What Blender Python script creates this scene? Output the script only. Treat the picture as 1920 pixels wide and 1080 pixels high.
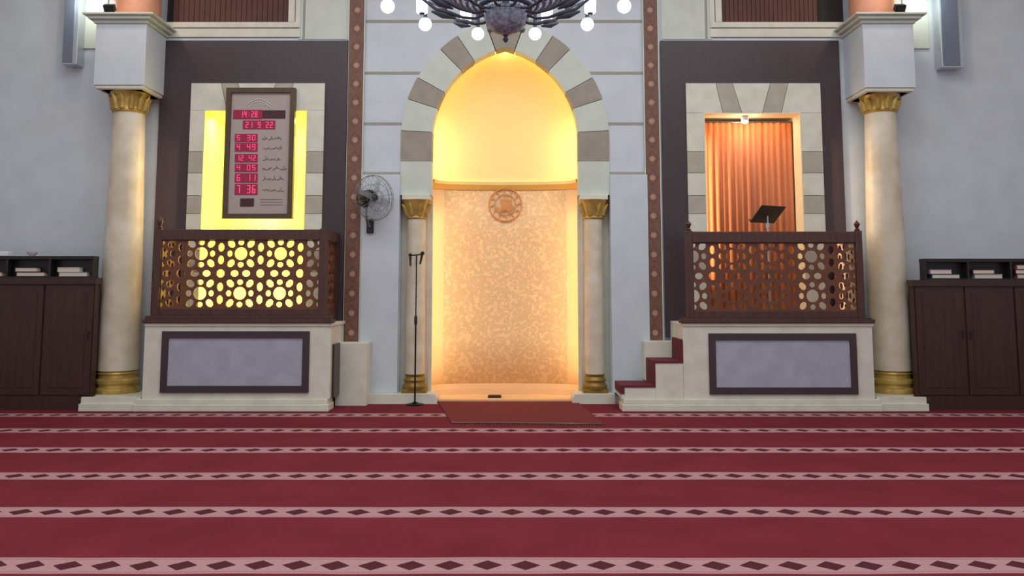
import bpy, bmesh, math, random
from mathutils import Vector, Matrix
random.seed(7)
for o in list(bpy.data.objects): bpy.data.objects.remove(o)
S = bpy.context.scene
COL = S.collection
PI = math.pi

# ------------------------------------------------------------ camera
F = 1500.0; PITCH = math.radians(5.5); CP, SP = math.cos(PITCH), math.sin(PITCH)
HOR = 544.0; PCY = HOR - F*math.tan(PITCH); CAMX, CAMZ = 0.11, 1.70
cam_data = bpy.data.cameras.new('camera'); cam = bpy.data.objects.new('camera', cam_data); COL.objects.link(cam)
cam_data.sensor_width = 36; cam_data.lens = F/1920*36
cam_data.shift_y = -(540-PCY)/1920
cam.location = (CAMX, 0, CAMZ); cam.rotation_euler = (PI/2+PITCH, 0, 0)
cam_data.clip_end = 200
S.camera = cam
# ------------------------------------------------------------ light
S.view_settings.view_transform = 'Standard'; S.view_settings.look = 'None'
S.view_settings.gamma = 1; S.view_settings.use_curve_mapping = False
S.view_settings.exposure = 0.0
w = bpy.data.worlds.new('world'); S.world = w; w.use_nodes = True
w.node_tree.nodes['Background'].inputs[0].default_value = (0.88, 0.92, 0.96, 1)
w.node_tree.nodes['Background'].inputs[1].default_value = 0.62

def lamp(name, kind, loc, energy, color=(1, 1, 1), size=1.0, size_y=None, rot=(0, 0, 0), **kw):
    d = bpy.data.lights.new(name, kind); d.energy = energy; d.color = color
    if kind == 'AREA':
        d.size = size
        if size_y: d.shape = 'RECTANGLE'; d.size_y = size_y
    elif kind in ('POINT', 'SPOT'): d.shadow_soft_size = size
    for k, v in kw.items(): setattr(d, k, v)
    o = bpy.data.objects.new(name, d); COL.objects.link(o); o.location = loc; o.rotation_euler = rot
    return o
COOL = (0.96, 0.98, 1.0)
lamp('ceiling_fill_front', 'AREA', (0, 8.0, 8.3), 340, COOL, 12, 2.0)  # three broad unseen area lights added under the ceiling to fill the hall
lamp('ceiling_fill_middle', 'AREA', (0, 3.5, 8.3), 400, COOL, 14, 3.0)
lamp('ceiling_fill_rear', 'AREA', (0, -1.5, 8.0), 520, COOL, 14, 3.0, rot=(math.radians(-25), 0, 0))

# ------------------------------------------------------------ depths (metres from the camera)
WY = 12.45      # face of the rear wall
PY = 11.50      # front of the raised platforms
KY = 12.10      # axis of the big columns
def at(px, py, Y):
    dx = (px-960)/F; u = (PCY-py)/F; k = Y/(CP-u*SP)
    return CAMX+dx*k, CAMZ+(SP+u*CP)*k
def X(px, py, Y): return at(px, py, Y)[0]
def Z(py, Y): return at(960, py, Y)[1]

# ------------------------------------------------------------ materials
def lin(c):
    return tuple((x/255/12.92 if x/255 <= .04045 else ((x/255+.055)/1.055)**2.4) for x in c)+(1,)
def mat(name, col, rough=.6, metal=0, var=0.0, scale=8.0, emit=None, es=1.0, bump=0.0, col2=None, spec=None, stretch=None, detail=6):
    m = bpy.data.materials.new(name); m.use_nodes = True
    nt = m.node_tree; b = nt.nodes['Principled BSDF']
    c = lin(col); b.inputs['Base Color'].default_value = c
    b.inputs['Roughness'].default_value = rough; b.inputs['Metallic'].default_value = metal
    if spec is not None: b.inputs['Specular IOR Level'].default_value = spec
    if var or bump or col2:
        g = nt.nodes.new('ShaderNodeNewGeometry'); mp = nt.nodes.new('ShaderNodeMapping')
        if stretch: mp.inputs['Scale'].default_value = stretch
        nt.links.new(g.outputs['Position'], mp.inputs[0])
        n = nt.nodes.new('ShaderNodeTexNoise'); n.inputs['Scale'].default_value = scale; n.inputs['Detail'].default_value = detail
        nt.links.new(mp.outputs[0], n.inputs['Vector'])
        r = nt.nodes.new('ShaderNodeValToRGB'); nt.links.new(n.outputs['Fac'], r.inputs[0])
        d = lin(col2) if col2 else tuple(x*(1-var) for x in c[:3])+(1,)
        r.color_ramp.elements[0].color = d; r.color_ramp.elements[0].position = .35
        r.color_ramp.elements[1].color = c; r.color_ramp.elements[1].position = .65
        nt.links.new(r.outputs[0], b.inputs['Base Color'])
        if bump:
            bp = nt.nodes.new('ShaderNodeBump'); bp.inputs['Strength'].default_value = bump; bp.inputs['Distance'].default_value = .01
            nt.links.new(n.outputs['Fac'], bp.inputs['Height']); nt.links.new(bp.outputs[0], b.inputs['Normal'])
    if emit:
        b.inputs['Emission Color'].default_value = lin(emit); b.inputs['Emission Strength'].default_value = es
    return m
M = dict(
    wall=mat('wall_paint', (226, 230, 232), .8, var=.06, scale=1.2),
    stone=mat('white_wall_stone', (205, 214, 221), .55, var=.08, scale=2.5),
    cream=mat('cream_stone', (222, 222, 206), .5, var=.12, scale=5),
    pale=mat('pale_green_stone', (206, 214, 202), .5, var=.08, scale=4),
    taupe=mat('taupe_stone', (160, 152, 138), .55, var=.15, scale=6),
    taupe2=mat('light_taupe_stone', (182, 177, 160), .55, var=.12, scale=6),
    joint=mat('joint_grout', (158, 158, 146), .8),
    dark=mat('dark_cladding', (66, 53, 57), .38, var=.12, scale=3, stretch=(6, 6, .6)),
    wood=mat('walnut_wood', (84, 52, 44), .38, var=.35, scale=4, stretch=(8, 8, 1)),
    woodl=mat('lattice_wood', (112, 66, 44), .45, var=.25, scale=6),
    cab=mat('cabinet_wood', (66, 38, 34), .42, var=.3, scale=2.2, stretch=(9, 9, .7)),
    black=mat('black_paint', (28, 26, 28), .4),
    blackm=mat('black_metal', (22, 22, 24), .35, .6),
    grey=mat('brushed_steel', (120, 128, 138), .35, .8),
    steelb=mat('blue_grey_enamel', (118, 128, 146), .4, .3),
    silver=mat('silver_edge', (190, 198, 206), .3, .5),
    inlay=mat('grey_blue_inlay', (172, 176, 190), .5, col2=(160, 165, 178), scale=5, detail=10),
    marble=mat('cream_column_marble', (222, 214, 196), .38, col2=(204, 192, 166), scale=3.5, detail=9),
    gold=mat('gilded_stone', (206, 172, 92), .38, .35, var=.35, scale=9),
    goldd=mat('dark_gilding', (150, 118, 50), .4, .35, var=.3, scale=9),
    ochre=mat('ochre_moulding', (222, 178, 96), .6),
    sandstone=mat('sand_base', (226, 184, 136), .6),
    plaster=mat('warm_plaster', (250, 232, 166), .75),
    yplaster=mat('alcove_plaster', (250, 240, 150), .8),
    cplaster=mat('cream_plaster', (244, 226, 186), .75),
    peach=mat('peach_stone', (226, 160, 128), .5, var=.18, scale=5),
    blind=mat('brown_blind', (96, 54, 48), .6, var=.2, scale=3),
    dim=mat('dark_interior', (40, 32, 32), .7),
    paper=mat('taupe_dial', (178, 164, 158), .45, var=.05, scale=20),
    frame=mat('bronze_frame', (92, 74, 52), .4, .2, var=.2, scale=12),
    winedark=mat('wine_display', (92, 22, 44), .3, emit=(140, 14, 54), es=.6),
    maroon=mat('maroon_display', (66, 28, 34), .35),
    led=mat('pink_led', (220, 70, 120), .4, emit=(225, 80, 125), es=.7),
    greytext=mat('grey_lettering', (112, 112, 104), .6),
    whitetext=mat('white_lettering', (214, 214, 208), .6),
    bronze=mat('dark_bronze', (66, 70, 84), .5, .3),
    crystal=mat('cut_crystal', (168, 178, 200), .35, .1, var=.6, scale=30),
    glow=mat('lamp_glass_lit', (255, 255, 255), .4, emit=(238, 248, 255), es=9),
    cup=mat('frosted_cup_lit', (255, 255, 255), .4, emit=(226, 242, 250), es=2.2),
    spotglow=mat('spot_lens_lit', (255, 255, 255), .4, emit=(255, 246, 236), es=8),
    ledwarm=mat('warm_led_tape', (255, 230, 170), .4, emit=(255, 200, 104), es=9),
    stair=mat('maroon_stair_carpet', (104, 38, 50), .95, var=.25, scale=60),
    rug=mat('red_rug_pile', (112, 24, 32), .95, var=.25, scale=40),
    rugedge=mat('rug_fringe', (120, 96, 84), .9, var=.4, scale=30),
    pinkbook=mat('rose_cover', (150, 96, 96), .6), greybook=mat('grey_cover', (150, 150, 154), .6),
    redbook=mat('maroon_cover', (84, 34, 36), .6), bluebook=mat('slate_cover', (62, 66, 80), .6),
    page=mat('page_paper', (214, 206, 190), .8), white=mat('white_plastic', (226, 228, 230), .5),
    floorm=mat('concrete', (120, 116, 112), .9), ceil=mat('ceiling_paint', (222, 224, 226), .9),
    darkmed=mat('ochre_relief', (206, 140, 74), .6),
)

class NX:
    """tiny node-expression helper"""
    def __init__(s, nt): s.nt = nt
    def m(s, op, a, b=None, c=None):
        n = s.nt.nodes.new('ShaderNodeMath'); n.operation = op
        for i, v in enumerate((a, b, c)):
            if v is None: continue
            if isinstance(v, (int, float)): n.inputs[i].default_value = v
            else: s.nt.links.new(v, n.inputs[i])
        return n.outputs[0]
    def mix(s, f, a, b):
        n = s.nt.nodes.new('ShaderNodeMix'); n.data_type = 'RGBA'
        if isinstance(f, (int, float)): n.inputs[0].default_value = f
        else: s.nt.links.new(f, n.inputs[0])
        for i, v in ((6, a), (7, b)):
            if isinstance(v, tuple): n.inputs[i].default_value = v
            else: s.nt.links.new(v, n.inputs[i])
        return n.outputs[2]
    def noise(s, vec, scale, detail=4):
        n = s.nt.nodes.new('ShaderNodeTexNoise'); n.inputs['Scale'].default_value = scale; n.inputs['Detail'].default_value = detail
        s.nt.links.new(vec, n.inputs['Vector']); return n.outputs['Fac']
def newmat(name, rough):
    m = bpy.data.materials.new(name); m.use_nodes = True; nt = m.node_tree
    b = nt.nodes['Principled BSDF']; b.inputs['Roughness'].default_value = rough
    g = nt.nodes.new('ShaderNodeNewGeometry'); sp = nt.nodes.new('ShaderNodeSeparateXYZ'); nt.links.new(g.outputs['Position'], sp.inputs[0])
    return m, nt, b, g.outputs['Position'], sp.outputs, NX(nt)
def link_bump(nt, b, h, strength, dist):
    bp = nt.nodes.new('ShaderNodeBump'); bp.inputs['Strength'].default_value = strength; bp.inputs['Distance'].default_value = dist
    nt.links.new(h, bp.inputs['Height']); nt.links.new(bp.outputs[0], b.inputs['Normal'])

def carpet_mat():
    m, nt, b, pos, xyz, n = newmat('striped_carpet', .95)
    b.inputs['Specular IOR Level'].default_value = .1
    wob = n.m('MULTIPLY', n.m('SUBTRACT', n.noise(pos, .8, 2), .5), .07)
    t = n.m('DIVIDE', n.m('ADD', n.m('SUBTRACT', xyz[1], 5.15-60), wob), 1.2)
    d = n.m('ABSOLUTE', n.m('MULTIPLY', n.m('SUBTRACT', n.m('FRACT', n.m('ADD', t, .5)), .5), 1.2))
    row = n.m('FLOOR', n.m('ADD', t, .5))
    band = n.m('LESS_THAN', d, .145)
    xo = n.m('ADD', n.m('ADD', xyz[0], 40), n.m('MULTIPLY', row, .083))
    fx = n.m('ABSOLUTE', n.m('MULTIPLY', n.m('SUBTRACT', n.m('FRACT', n.m('DIVIDE', xo, .2365)), .5), .2365))
    dia = n.m('ADD', n.m('DIVIDE', fx, .095), n.m('DIVIDE', d, .085))
    diam = n.m('LESS_THAN', dia, 1.0)
    edge = n.m('MULTIPLY', n.m('GREATER_THAN', d, .105), n.m('LESS_THAN', d, .12))
    red = n.mix(n.noise(pos, 1.6, 5), lin((100, 31, 42)), lin((136, 50, 62)))
    red = n.mix(n.m('MULTIPLY', n.noise(pos, 120, 2), .35), red, lin((70, 20, 30)))
    pink = n.mix(n.noise(pos, 40, 3), lin((164, 122, 125)), lin((184, 144, 147)))
    bcol = n.mix(n.m('MULTIPLY', edge, .35), pink, lin((120, 60, 68)))
    bcol = n.mix(diam, bcol, lin((80, 38, 46)))
    c = n.mix(band, red, bcol)
    nt.links.new(c, b.inputs['Base Color'])
    link_bump(nt, b, n.noise(pos, 150, 2), .5, .01)
    return m
M['carpet'] = carpet_mat()

def tracery_mat():
    m, nt, b, pos, xyz, n = newmat('inscribed_ochre_panel', .6)
    ks = []
    for sc, th in ((24, .10), (52, .14)):
        v = nt.nodes.new('ShaderNodeTexVoronoi'); v.distance = 'CHEBYCHEV'; v.inputs['Scale'].default_value = sc; v.inputs['Randomness'].default_value = .75
        nt.links.new(pos, v.inputs['Vector'])
        ks.append(n.m('LESS_THAN', n.m('ABSOLUTE', n.m('SUBTRACT', v.outputs['Distance'], .34)), th))
    k = n.m('MULTIPLY', n.m('MAXIMUM', n.m('MULTIPLY', ks[0], .8), ks[1]), n.m('GREATER_THAN', n.noise(pos, 14, 3), .44))
    base = n.mix(n.noise(pos, 3, 4), lin((248, 216, 168)), lin((240, 204, 158)))
    ax = n.m('ABSOLUTE', xyz[0]); inside = n.m('LESS_THAN', ax, 1.0)
    k = n.m('MULTIPLY', k, inside)
    c = n.mix(n.m('MULTIPLY', k, .34), base, lin((178, 138, 96)))
    nt.links.new(c, b.inputs['Base Color'])
    link_bump(nt, b, k, .3, .004)
    return m
M['tracery'] = tracery_mat()
bm_ = mat('smoke_plastic', (150, 158, 166), .3); bm_.node_tree.nodes['Principled BSDF'].inputs['Alpha'].default_value = .3; M['smoke'] = bm_

def strip_mat(xc):
    m, nt, b, pos, xyz, n = newmat('brown_patterned_strip', .55)
    per = .30
    dx = n.m('ABSOLUTE', n.m('SUBTRACT', n.m('ABSOLUTE', xyz[0]), xc))
    fz = n.m('ABSOLUTE', n.m('MULTIPLY', n.m('SUBTRACT', n.m('FRACT', n.m('DIVIDE', xyz[2], per)), .5), per))
    r = n.m('SQRT', n.m('ADD', n.m('MULTIPLY', dx, dx), n.m('MULTIPLY', fz, fz)))
    dot = n.m('LESS_THAN', r, .042)
    lat = n.m('LESS_THAN', n.m('ABSOLUTE', n.m('SUBTRACT', n.m('ADD', n.m('MULTIPLY', dx, 1.4), fz), .125)), .012)
    base = n.mix(n.noise(pos, 14, 4), lin((100, 68, 54)), lin((136, 96, 78)))
    c = n.mix(n.m('MULTIPLY', lat, .6), base, lin((86, 54, 42)))
    c = n.mix(n.m('MULTIPLY', dot, .75), c, lin((190, 150, 128)))
    nt.links.new(c, b.inputs['Base Color'])
    return m

def slat_mat():
    m, nt, b, pos, xyz, n = newmat('orange_brown_curtain', .6)
    mp = nt.nodes.new('ShaderNodeMapping'); mp.inputs['Scale'].default_value = (14, 1, .4); nt.links.new(pos, mp.inputs[0])
    a = n.noise(mp.outputs[0], 1.6, 3)
    c = n.mix(a, lin((172, 90, 54)), lin((212, 132, 82)))
    nt.links.new(c, b.inputs['Base Color'])
    return m
M['slats'] = slat_mat()

# ------------------------------------------------------------ mesh helpers
class MB:
    def __init__(s): s.bm = bmesh.new()
    def box(s, x0, x1, y0, y1, z0, z1, bev=0.0):
        b = bmesh.new(); bmesh.ops.create_cube(b, size=1)
        for v in b.verts:
            v.co = Vector(((x0+x1)/2+v.co.x*(x1-x0), (y0+y1)/2+v.co.y*(y1-y0), (z0+z1)/2+v.co.z*(z1-z0)))
        if bev: bmesh.ops.bevel(b, geom=b.edges[:], offset=bev, segments=2, affect='EDGES', profile=.6)
        s.add(b); return s
    def add(s, b, mx=None):
        if mx: bmesh.ops.transform(b, matrix=mx, verts=b.verts)
        me = bpy.data.meshes.new('t'); b.to_mesh(me); b.free(); s.bm.from_mesh(me); bpy.data.meshes.remove(me)
    def prism(s, pts, y0, y1):
        """polygon in (x, z) given depth in y"""
        a = [s.bm.verts.new((x, y0, z)) for x, z in pts]; c = [s.bm.verts.new((x, y1, z)) for x, z in pts]
        s.bm.faces.new(a); s.bm.faces.new(c[::-1]); n = len(pts)
        for i in range(n): s.bm.faces.new((a[(i+1) % n], a[i], c[i], c[(i+1) % n]))
        return s
    def quadslab(s, pts, z0, z1):
        a = [s.bm.verts.new((x, y, z0)) for x, y in pts]; c = [s.bm.verts.new((x, y, z1)) for x, y in pts]
        s.bm.faces.new(a[::-1]); s.bm.faces.new(c); n = len(pts)
        for i in range(n): s.bm.faces.new((a[i], a[(i+1) % n], c[(i+1) % n], c[i]))
        return s
    def lathe(s, prof, cx, cy, n=32, sq=None, a0=0, a1=2*PI):
        rings = []
        full = abs(a1-a0-2*PI) < 1e-6; cnt = n if full else n+1
        for r, z in prof:
            rr = []
            for i in range(cnt):
                a = a0+(a1-a0)*i/n; rr.append(s.bm.verts.new((cx+r*math.cos(a), cy+r*math.sin(a), z)))
            rings.append(rr)
        for k in range(len(rings)-1):
            for i in range(cnt if full else cnt-1):
                j = (i+1) % cnt; s.bm.faces.new((rings[k][i], rings[k][j], rings[k+1][j], rings[k+1][i]))
        if full:
            if prof[0][0] > 1e-4: s.bm.faces.new(rings[0][::-1])
            if prof[-1][0] > 1e-4: s.bm.faces.new(rings[-1])
        return s
    def tube(s, pts, r, n=8, closed=False):
        pts = [Vector(p) for p in pts]; rings = []; N = len(pts)
        rs = r if isinstance(r, (list, tuple)) else [r]*N
        prev = None
        for i, p in enumerate(pts):
            if closed: t = (pts[(i+1) % N]-pts[i-1]).normalized()
            else: t = (pts[min(i+1, N-1)]-pts[max(i-1, 0)]).normalized()
            if prev is None:
                up = Vector((0, 0, 1)) if abs(t.z) < .9 else Vector((1, 0, 0)); u = t.cross(up).normalized()
            else: u = (prev-t*prev.dot(t)).normalized()
            prev = u; v = t.cross(u)
            rings.append([s.bm.verts.new(p+(u*math.cos(2*PI*k/n)+v*math.sin(2*PI*k/n))*rs[i]) for k in range(n)])
        for i in range(N if closed else N-1):
            a, b = rings[i], rings[(i+1) % N]
            for k in range(n): s.bm.faces.new((a[k], a[(k+1) % n], b[(k+1) % n], b[k]))
        if not closed: s.bm.faces.new(rings[0][::-1]); s.bm.faces.new(rings[-1])
        return s
    def sphere(s, c, r, seg=16):
        b = bmesh.new(); bmesh.ops.create_uvsphere(b, u_segments=seg, v_segments=max(6, seg//2), radius=1)
        rr = r if isinstance(r, (tuple, list)) else (r, r, r)
        s.add(b, Matrix.Translation(c) @ Matrix.Diagonal((*rr, 1))); return s
    def xform(s, mx): bmesh.ops.transform(s.bm, matrix=mx, verts=s.bm.verts); return s
    def build(s, name, m, parent=None, smooth=False, label=None):
        bmesh.ops.recalc_face_normals(s.bm, faces=s.bm.faces)
        me = bpy.data.meshes.new(name); s.bm.to_mesh(me); s.bm.free(); me.materials.append(m)
        if smooth:
            me.polygons.foreach_set('use_smooth', [True]*len(me.polygons))
            me.set_sharp_from_angle(angle=math.radians(38))
        return link(name, me, parent, label)
def link(name, me, parent=None, label=None):
    o = bpy.data.objects.new(name, me); COL.objects.link(o)
    if parent:
        o.parent = parent; o.matrix_parent_inverse = Matrix.Translation(parent.location).inverted() if parent.type == 'EMPTY' and parent.location.length else Matrix()
        # parts are modelled in world coordinates
        if parent.type != 'EMPTY': o.matrix_parent_inverse = parent.matrix_parent_inverse.inverted() @ Matrix() if False else Matrix()
    if label: o['label'] = label
    return o
def plate(name, outer, holes, y0, y1, m, parent=None, label=None):
    """flat plate with holes, polygons in (x, z), thickness y0..y1"""
    cu = bpy.data.curves.new(name, 'CURVE'); cu.dimensions = '2D'; cu.fill_mode = 'BOTH'; cu.extrude = (y1-y0)/2
    for poly in [outer]+holes:
        sp = cu.splines.new('POLY'); sp.points.add(len(poly)-1)
        for i, (x, z) in enumerate(poly): sp.points[i].co = (x, z, 0, 1)
        sp.use_cyclic_u = True
    o = bpy.data.objects.new('t', cu); COL.objects.link(o)
    dg = bpy.context.evaluated_depsgraph_get(); me = bpy.data.meshes.new_from_object(o.evaluated_get(dg))
    bpy.data.objects.remove(o); bpy.data.curves.remove(cu)
    yc = (y0+y1)/2
    for v in me.vertices: v.co = Vector((v.co.x, yc+v.co.z, v.co.y))
    me.flip_normals() if hasattr(me, 'flip_normals') else None
    me.materials.clear(); me.materials.append(m); me.name = name
    return link(name, me, parent, label)
def thing(name, label, cat, loc=(0, 0, 0), group=None):
    o = bpy.data.objects.new(name, None); COL.objects.link(o); o.location = loc
    o.empty_display_size = .2
    return tag(o, label, cat, group)
def tag(o, label, cat, group=None, kind=None):
    o['label'] = label; o['category'] = cat
    if group: o['group'] = group
    if kind: o['kind'] = kind
    return o
def structure(o, label=None):
    o['kind'] = 'structure'
    if label: o['label'] = label
    return o
def rect(x0, x1, z0, z1): return [(x0, z0), (x1, z0), (x1, z1), (x0, z1)]
def mx(poly): return [(-x, z) for x, z in poly][::-1]

# ============================================================ room shell
AW = 1.15; AS = 4.096; AR = 1.488; BW = .49            # niche half width, springing height, arc radius, band width
def arch(off, n=24, z0=0.0, half=False):
    """outline of the pointed arch, offset outwards; from the right foot over the apex to the left foot"""
    cx = AW-AR; R = AR+off; amax = math.acos(min(1, -cx/R)); pts = [(AW+off, z0)]
    for i in range(n+1):
        a = amax*i/n; pts.append((cx+R*math.cos(a), AS+R*math.sin(a)))
    if half: return pts
    return pts+[(-x, z) for x, z in pts[::-1][1:]]

floor_ = structure(MB().box(-10, 10, -4, 14, -.2, -.03).build('floor', M['floorm']))
carpet = MB().box(-9.98, 9.98, -4, WY-.001, -.03, 0).build('carpet', M['carpet'])
tag(carpet, 'wall to wall maroon carpet with pale pink rows of dark diamonds', 'carpet')
structure(MB().box(-10, 10, -4, 14, 8.6, 8.8).build('ceiling', M['ceil']))
structure(MB().box(-10.2, -10, -4, 14, 0, 8.6).build('wall_left', M['wall']))
structure(MB().box(10, 10.2, -4, 14, 0, 8.6).build('wall_right', M['wall']))

# side niche openings
zOT = Z(208, WY); zPL = 1.262
LOX0, LOX1 = -4.72, -3.10
ROX0, ROX1 = 3.12, 4.64
zWB, WOX0, WOX1 = Z(43, WY), 3.46, 5.50
LOP = rect(LOX0, LOX1, zPL, Z(209, WY)); ROP = rect(ROX0, ROX1, zPL, Z(214, WY))
zWT = 7.9
wall_back = plate('wall_back', rect(-9.99, 9.99, 0, 8.6),
    [arch(BW-.004, z0=.001), LOP, ROP, rect(-WOX1, -WOX0, zWB, zWT), rect(WOX0, WOX1, zWB, zWT)], WY, WY+.22, M['stone'])
structure(wall_back)
# joints of the white stone courses either side of the arch
j = MB()
for py in (40, 137, 232, 325):
    z = Z(py, WY)
    # outer edge of the arch band at this height
    xo = AW+BW if z <= AS else (AW-AR)+math.sqrt(max(0.0, (AR+BW)**2-(z-AS)**2)) if z-AS < AR+BW else 0
    if z-AS > math.sqrt((AR+BW)**2-(AR-AW)**2): xo = 0
    for s in (-1, 1):
        a, b = sorted((s*xo, s*2.23)); j.box(a, b, WY-.006, WY+.002, z-.022, z+.022)
for s in (-1, 1):
    j.box(s*3.215-.014, s*3.215+.014, WY-.006, WY+.002, Z(74, WY), 8.0)
for s in (-1, 1):
    for a, b_ in ((2.50, 3.195), (3.235, 3.30)):
        p, q = sorted((s*a, s*b_)); MB().box(p, q, WY-.012, WY, Z(74, WY), 8.5).build('pale_stone_panel', M['pale'], wall_back)
j.build('stone_joint', M['joint'], wall_back)
# thin edge beading round the arch band
# ------------------------------------------------------------ patterned strips and bases
for s, k in ((-1, 1), (1, 2)):
    xi, xo = 2.24, 2.475
    if s > 0: xi, xo = 2.20, 2.42
    zb = Z(642, WY)
    st = MB().box(min(s*xi, s*xo), max(s*xi, s*xo), WY-.05, WY, zb, 8.2).build('trim_%d' % k, strip_mat((xi+xo)/2))
    structure(st, 'brown patterned vertical strip %s of the arch' % ('left' if s < 0 else 'right'))
    e = MB()
    for q in (xi-.012, xo+.004): e.box(min(s*q, s*(q+.016)), max(s*q, s*(q+.016)), WY-.06, WY, zb, 8.2)
    e.build('strip_edge', M['pale'], st)

# ------------------------------------------------------------ prayer niche
def voussoir(pts_in, pts_out, m, name='voussoir'):
    return MB().prism(pts_in+pts_out[::-1], WY-.02, WY+.22)
mihrab = thing('prayer_niche', 'glowing yellow prayer niche under a striped pointed stone arch', 'prayer niche', (0, WY, 0))
zi0, zi1 = Z(366, WY), Z(302, WY)
cxA = AW-AR
def arcpts(R, a0, a1, n=8):
    return [(cxA+R*math.cos(math.radians(a0+(a1-a0)*i/n)), AS+R*math.sin(math.radians(a0+(a1-a0)*i/n))) for i in range(n+1)]
EP = .006
def stone_block(poly, m):
    for P in (poly, mx(poly)): MB().prism(P, WY-.02, WY+.22).build('voussoir', m, mihrab)
stone_block([(AW, zi0), (AW+BW, zi0), (AW+BW, zi1-EP), (AW, zi1-EP)], M['pale'])
t3 = math.radians(3)
stone_block([(AW, zi1)]+arcpts(AR, 0, 3, 2)+arcpts(AR+BW, 0, 3, 2)[::-1]+[(AW+BW, zi1)], M['taupe'])
bounds = [(3.3, 18, 'pale'), (18.3, 29, 'taupe'), (29.3, 46, 'pale'), (46.3, 56, 'taupe'), (56.3, 70.5, 'pale')]
for a0, a1, c in bounds:
    stone_block(arcpts(AR, a0, a1)+arcpts(AR+BW, a0, a1)[::-1], M[c])
ai = math.degrees(math.acos(-cxA/AR)); ao = math.degrees(math.acos(-cxA/(AR+BW)))
inn = arcpts(AR, 71, ai); out = arcpts(AR+BW, 71, ao)
key = inn+[(-x, z) for x, z in inn[::-1][1:]]+[(-x, z) for x, z in out]+out[::-1][1:]
MB().prism(key, WY-.022, WY+.22).build('keystone', M['taupe'], mihrab)
# interior shell
NI = .07; ND = .50; NY = WY+.22
def shell(z0, z1, name, m, off=0.0, nz=30, nt=40):
    b = MB(); rows = []
    top = AS+math.sqrt((AR+NI)**2-cxA**2)
    for i in range(nz+1):
        z = z0+(z1-z0)*i/nz; z = min(z, top)
        wd = (AW+NI) if z <= AS else max(.0, cxA+math.sqrt(max(0, (AR+NI)**2-(z-AS)**2)))
        wd = max(wd, .002)
        rows.append([b.bm.verts.new((wd*math.cos(PI*k/nt)*(1-off/(AW+NI)), NY+(ND-off)*abs(math.sin(PI*k/nt))**.55*min(1, (wd/(AW+NI))**.8), z)) for k in range(nt+1)])
    for i in range(nz):
        for k in range(nt):
            b.bm.faces.new((rows[i][k], rows[i][k+1], rows[i+1][k+1], rows[i+1][k]))
    o = b.build(name, m, mihrab, True)
    md = o.modifiers.new('s', 'SOLIDIFY'); md.thickness = .03; md.offset = 0
    return o
zc = Z(345, WY+.3)
TOPZ = AS+math.sqrt((AR+NI)**2-cxA**2)
shell(zc, TOPZ-.001, 'domed_recess', M['plaster'], nz=44)
shell(.12, zc, 'inscribed_wall_panel', M['tracery'], nz=4)
def half_ring(z0, z1, off0, off1, name, m):
    """moulding following the recess wall"""
    b = MB(); nt = 40; sec = [(0.0, z0), (off0, z0), (off1, z1), (0.0, z1)]; R = []
    for k in range(nt+1):
        c, s_ = math.cos(PI*k/nt), abs(math.sin(PI*k/nt))**.55
        R.append([b.bm.verts.new(((AW+NI-o_)*c, NY+(ND-o_)*s_, z)) for o_, z in sec])
    for k in range(nt):
        for i in range(4): b.bm.faces.new((R[k][i], R[k][(i+1) % 4], R[k+1][(i+1) % 4], R[k+1][i]))
    return b.build(name, m, mihrab, True)
half_ring(zc-.05, zc+.03, .03, .08, 'cornice', M['ochre'])
half_ring(zc+.03, zc+.075, .08, .10, 'cornice', M['plaster'])
half_ring(.12, .20, .05, .035, 'base_band', M['sandstone'])
half_ring(.0, .125, .09, .08, 'base_band', M['sandstone'])
# jamb backing behind the colonnettes
for s in (-1, 1):
    a, b_ = sorted((s*AW, s*(AW+BW+.06)))
    MB().box(a, b_, WY+.22, WY+.27, 0, zi0+.05).build('jamb', M['cream'], mihrab)
# warm LED tape round the inside edge of the arch, hidden by the stone
tape = MB()
pts = [(x, WY+.27, z) for x, z in arch(.035, 20, z0=.3)]
o = tape.tube(pts, .012, 6).build('led_tape', M['ledwarm'], mihrab)
# medallion
md = MB(); cz = Z(383, WY+.6); my = NY+ND-.02; mxx = 0.0
ring = [(mxx+.27*math.cos(a*PI/18), my-.02, cz+.27*math.sin(a*PI/18)) for a in range(36)]
md.tube(ring, .012, 6, True)
ring = [(mxx+.17*math.cos(a*PI/18), my-.02, cz+.17*math.sin(a*PI/18)) for a in range(36)]
md.tube(ring, .009, 6, True)
for x0 in (-.06, -.02, .03, .08):
    md.tube([(x0, my-.03, cz+.13-abs(x0)*.4), (x0+.01, my-.03, cz), (x0-.01, my-.03, cz-.10)], .012, 6)
md.tube([(-.13, my-.03, cz-.03), (-.08, my-.03, cz-.12), (0, my-.03, cz-.08), (.07, my-.03, cz-.12), (.13, my-.03, cz-.02)], .012, 6)
for k in range(12):
    a = k*PI/6; md.tube([(mxx+.19*math.cos(a), my-.02, cz+.19*math.sin(a)), (mxx+.25*math.cos(a+.12), my-.02, cz+.25*math.sin(a+.12))], .008, 5)
md.build('calligraphic_medallion', M['darkmed'], mihrab, True)
# stone step of the niche
MB().prism([(-AW-.0, 0), (AW, 0), (AW, .035), (-AW, .035)], WY-.02, NY+ND-.1).build('threshold', M['sandstone'], mihrab)
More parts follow.
